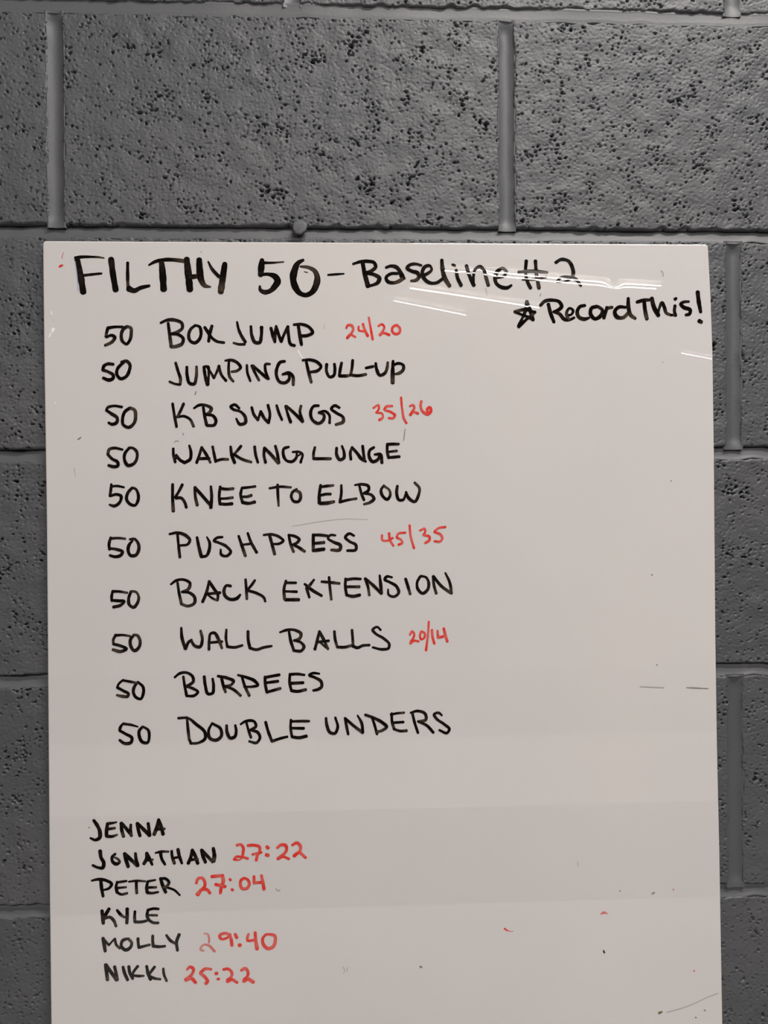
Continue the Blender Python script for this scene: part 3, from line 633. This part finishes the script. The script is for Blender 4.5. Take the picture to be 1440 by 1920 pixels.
red('O', """500,118,20 535,112,20 558,140,22 555,190,22 552,215,20; 475,245,20 490,225,18 540,222,18 598,238,20; 480,246,18 520,250,12 545,236,10; 600,120,22 660,118,22 705,135,22 705,170,20 685,210,22 675,252,22; 642,200,18 722,182,18; 770,130,24 782,142,26; 766,204,26 782,208,26;
865,140,20 895,115,22 940,120,24 948,155,22 925,195,22 890,220,22; 870,240,26 910,222,22 968,242,22; 998,118,20 1040,98,24 1072,130,24 1068,170,22 1015,215,22; 1015,215,26 1055,185,24 1118,230,22""")
red('O', """135,460,20 150,420,22 185,412,22 210,445,24 210,490,24 180,520,22; 148,560,32 190,515,24 235,520,24 258,550,22; 275,400,26 375,390,22; 372,395,24 378,440,26 360,500,24 352,548,22; 310,470,24 395,490,26; 436,422,18 444,432,20; 455,516,22 465,520,22;
568,412,20 540,430,22 532,470,22 550,508,22 590,505,22 612,470,22 600,430,20 568,412,16; 655,397,22 655,450,22; 655,455,22 735,450,22; 722,390,22 735,450,24 745,512,26""")
red('Q', """205,242,10 235,245,14 250,290,16 248,325,14; 200,396,16 175,388,18 180,360,16 215,340,16 245,348,18 300,402,20""", m=PALE, label='pale, half wiped red figure')
red('Q', """440,252,20 385,240,22 345,262,22 355,287,20 420,275,18 440,258,16; 440,260,20 450,300,24 455,348,24; 485,248,24 500,278,26; 522,345,28 530,346,28;
605,245,18 595,280,20 595,300,20 655,300,20; 665,232,22 670,300,24 682,378,28; 760,250,20 735,280,22 740,340,24 780,375,26 825,360,26 845,310,26 840,260,24 800,248,20 760,248,16""")
red('Q', """50,565,16 80,540,22 110,560,24 100,600,22 60,640,20; 42,655,30 85,640,26 130,682,24; 270,562,18 215,558,22 175,590,22; 172,595,22 225,645,22 238,670,24 222,688,26; 312,598,24 322,598,24; 326,652,20 338,650,20;
380,565,20 420,560,22 455,595,22 450,630,22 415,660,24; 415,672,28 450,655,24 502,682,22; 540,572,20 575,555,24 600,585,24 595,625,22 565,655,22; 562,670,28 595,650,26 648,678,26""")
# ---- stray marks and painted glints, pixels of the whole frame
def mark(text, m, name='stray_mark', label=None): return write([s for s in text.split(';')], 'Z', m, name=name, label=label)
mark('119,474,1.2 117,480,1 116,484,1.2', PALE, label='faint red tick')
mark('112,500,3 115,498,3 118,497,1.5', RED, label='small red fleck')
mark('141,490,1 144,510,1.2 147,545,1', BLUE, label='faint blue line')
mark('377,472,1.2 377.6,472.4,1.2', GREY)
mark('757,826,1 758,817,1.2 759.5,805,1.4', GREY)
mark('366,739,1.6 368,734,1.4', GREY)
mark('327,829,1.2 331,826,1.4 335,827,1', FAINT)
mark('146,824,1 149,822,1.6 152,820,1.2', GREY)
mark('343,812,1.2 345,815,1', BLUE)
mark('139,877,.8 140,885,.9 142,893,.8', FAINT)
mark('548,987,.7 600,978,.9 650,973,1 690,974,.7', FAINT)
mark('608,609,.9 608,617,1', FAINT)
mark('1240,508,2.2 1244,514,1.6 1243,518,1.4', FAINT)
mark('1014,551,1.2 1012,556,1.2', GREY)
mark('911,541,.8 913,553,1', FAINT)
mark('1242,679,1.4 1242.5,679.5,1.4', GREY)
mark('1258,901,1.6 1258.5,901.5,1.6', GREY)
mark('1222,1078,2 1223,1077,2', GREY)
mark('1231.5,1246,1.8 1232,1246.5,1.8', GREY)
mark('1287,1289,.6 1298,1289.5,1.6 1310,1290,1.6 1328,1291,.5', GREY, label='short faint blue-grey dash')
mark('1200,1287,.6 1222,1288,.8 1245,1289,.6', FAINT)
mark('1262,1667,1.4 1263,1668,1.4', PALE)
mark('1223,1675,2 1227,1673,2', GREY)
mark('946,1741,3 950,1744,2.5 956,1746,1 962,1746,.6', RED, label='small red fleck')
mark('1126,1714,1.5 1132,1711,4 1139,1713,2', PALE, label='faint pink smear')
mark('1131.5,1782,2 1133,1786,3', BLACK)
mark('1162,1670,1.8 1163,1671,1.8', GREY)
mark('1301,1820,2.4 1301.5,1820.5,2.4', RED)
mark('1083,1616,.9 1084,1625,1.2', FAINT)
mark('1236,1899,4 1241,1897,2.5', OLIVE)
mark('1250,1898,.8 1290,1886,1 1330,1868,1 1346,1862,1.4', FAINT)
mark('1320,1893,1.5 1323,1895,1.5', GREY)
mark('1304,1907,2 1305,1908,2', GREY)
mark('517,1665,1 520,1669,1.6 525,1669,1.6', FAINT)
mark('788,1812,3 791,1813,2.5', GREY)
mark('167,1551,2 167.5,1551.5,2', GREY)
mark('96.5,584,1.6 96.8,591,1.8', GLINT, name='painted_glint')  # from here, lamp glints on small dents, painted as white flecks
mark('98,622,3 100,617,5', GLINT, name='painted_glint')
mark('92,632,1.6 95,625,2.2', GLINT, name='painted_glint')
mark('104,755,2 104.5,756,2', GLINT, name='painted_glint')
mark('559,657,2 563,665,1.8 568,672,1.2', GLINT, name='painted_scratch_glint')  # light caught on a scratch, painted in white
mark('643,1812,1 646,1820,1.4 644,1826,.8', FAINT)
mark('651,1814,1.5 650,1822,1.2', FAINT)

# ------------------------------------------------------------------ the rest of the room (behind the camera, mirrored softly in the board)
def struct(name, me, m):
    o = obj(name, me, m); o['kind'] = 'structure'; return o
concrete = mottle(mat('pale_concrete_floor', (0.36, 0.35, 0.34), rough=0.6), (0.42, 0.41, 0.40), (0.50, 0.48, 0.46), 1.5)
far_paint = mottle(mat('far_wall_paint', (0.5, 0.48, 0.45), rough=0.7), (0.46, 0.44, 0.42), (0.52, 0.50, 0.47), 0.8)
ceil_m = mottle(mat('ceiling_white', (0.55, 0.53, 0.5), rough=0.8), (0.50, 0.48, 0.46), (0.56, 0.54, 0.52), 1.0)
rubber = mottle(mat('black_rubber', (0.03, 0.03, 0.032), rough=0.7), (0.022, 0.022, 0.024), (0.045, 0.045, 0.048), 60)
X0, X1, Y0 = -3.2, 6.4, -11.0
struct('floor', box_mesh('floor', X0, X1, Y0, 0.24, FLOOR_Z - 0.1, FLOOR_Z), concrete)
struct('ceiling', box_mesh('ceiling', X0, X1, Y0, 0.24, CEIL_Z, CEIL_Z + 0.1), ceil_m)
struct('wall_front', box_mesh('wall_front', X0, X1, Y0 - 0.1, Y0, FLOOR_Z, CEIL_Z), far_paint)
struct('wall_left', box_mesh('wall_left', X0 - 0.1, X0, Y0 - 0.1, 0.24, FLOOR_Z, CEIL_Z), far_paint)
struct('wall_right', box_mesh('wall_right', X1, X1 + 0.1, Y0 - 0.1, 0.24, FLOOR_Z, CEIL_Z), far_paint)
struct('wall_back_side', box_mesh('wall_back_side', X0, -1.85, 0.0, 0.24, FLOOR_Z, CEIL_Z), far_paint)
struct('wall_back_side', box_mesh('wall_back_side', 3.1, X1, 0.0, 0.24, FLOOR_Z, CEIL_Z), far_paint)
for y0, y1 in ((-6.3, -4.3), (-3.1, -2.2)):
    o = obj('rubber_mat', box_mesh('rubber_mat', -2.6, 4.6, y0, y1, FLOOR_Z, FLOOR_Z + 0.012, 0.003), rubber)
    o['category'] = 'mat'
    o['label'] = 'wide black rubber floor mat %s the wall with the whiteboard' % ('farther from' if y0 < -5 else 'nearer to')
    o['group'] = 'rubber mats on the gym floor'

# lamps: each a shallow housing with bare tubes
tube_m = mat('lit_tube', (0.9, 0.9, 0.9), emit=(1.0, 0.93, 0.86), strength=30.0)
house_m = mat('white_enamel_housing', (0.6, 0.6, 0.58), rough=0.4)
def rod(name, a, b, r, m, parent):
    a, b = Vector(a), Vector(b); d = (b - a).normalized(); u = d.cross(Vector((0, 0, 1))).normalized(); v = d.cross(u)
    V, n = [], 10
    for p in (a, b):
        for i in range(n):
            t = 2 * math.pi * i / n; V.append(p + u * math.cos(t) * r + v * math.sin(t) * r)
    F = [(i, (i + 1) % n, n + (i + 1) % n, n + i) for i in range(n)] + [tuple(range(n)), tuple(range(2 * n - 1, n - 1, -1))]
    return obj(name, mesh_np(name, V, F), m, parent)
def fixture(a, b, gap, label, r=0.0045, tubes=2, seg=None):
    a, b = Vector(a), Vector(b)
    c = (a + b) / 2; root = bpy.data.objects.new('ceiling_lamp', None); C.objects.link(root)
    root.location = (c.x, c.y, CEIL_Z); root['label'] = label; root['category'] = 'lamp'; root['group'] = 'tube lamps on the ceiling'
    d = (b - a).normalized(); s = Vector((-d.y, d.x, 0)); L = (b - a).length / 2
    zt = a.z - CEIL_Z
    w2 = gap / 2 + 0.035
    V = [d * x * (L + 0.03) + s * y * w2 + Vector((0, 0, z)) for x in (-1, 1) for y in (-1, 1) for z in (zt + 0.035, 0.0)]
    V += [d * x * (L + 0.03) + s * y * (w2 * 0.5) + Vector((0, 0, zt + 0.03)) for x in (-1, 1) for y in (-1, 1)]
    F = [(0, 1, 3, 2), (4, 6, 7, 5), (0, 4, 5, 1), (2, 3, 7, 6), (0, 2, 6, 4), (1, 5, 7, 3), (8, 9, 11, 10)]
    obj('housing', mesh_np('housing', V, F[:6], False), house_m, root)
    for q in range(tubes):
        o = s * (q - (tubes - 1) / 2) * gap + Vector((0, 0, zt))
        rod('tube', -d * L + o, d * L + o, r, tube_m, root)
        for e in (-1, 1):
            rod('tube_holder', d * e * (L + 0.022) + o + Vector((0, 0, 0)), d * e * L + o, r * 1.3, house_m, root)
    return root
ZT = CEIL_Z - 0.10
def mirrored(u0, v0, u1, v1, **k):
    return fixture(ceiling_point(u0, v0, ZT), ceiling_point(u1, v1, ZT), **k)
mirrored(833, 507, 930, 516, gap=0.06, tubes=1, r=0.004, label='single tube lamp at the left end of the second row')
mirrored(918, 513, 1147, 534, gap=0.09, label='longest twin tube lamp in the second row')
mirrored(1156, 534, 1234, 538, gap=0.09, label='short twin tube lamp at the right end of the second row')
mirrored(768, 540, 1010, 577, gap=0.06, tubes=1, label='single tube lamp in the third row', r=0.0055)
mirrored(738, 564, 873, 591, gap=0.06, tubes=1, label='short single tube lamp in the fourth row', r=0.004)
mirrored(1277, 662, 1345, 675, gap=0.06, tubes=1, label='single tube lamp farthest down the room', r=0.004)
for i, (lx, ly, lp) in enumerate(LAMPS):
    fixture((lx - 0.6, ly, ZT), (lx + 0.6, ly, ZT), 0.10,
            ['twin tube lamp nearest the block wall', 'twin tube lamp in the middle of the room', 'twin tube lamp on the left of the room'][i])
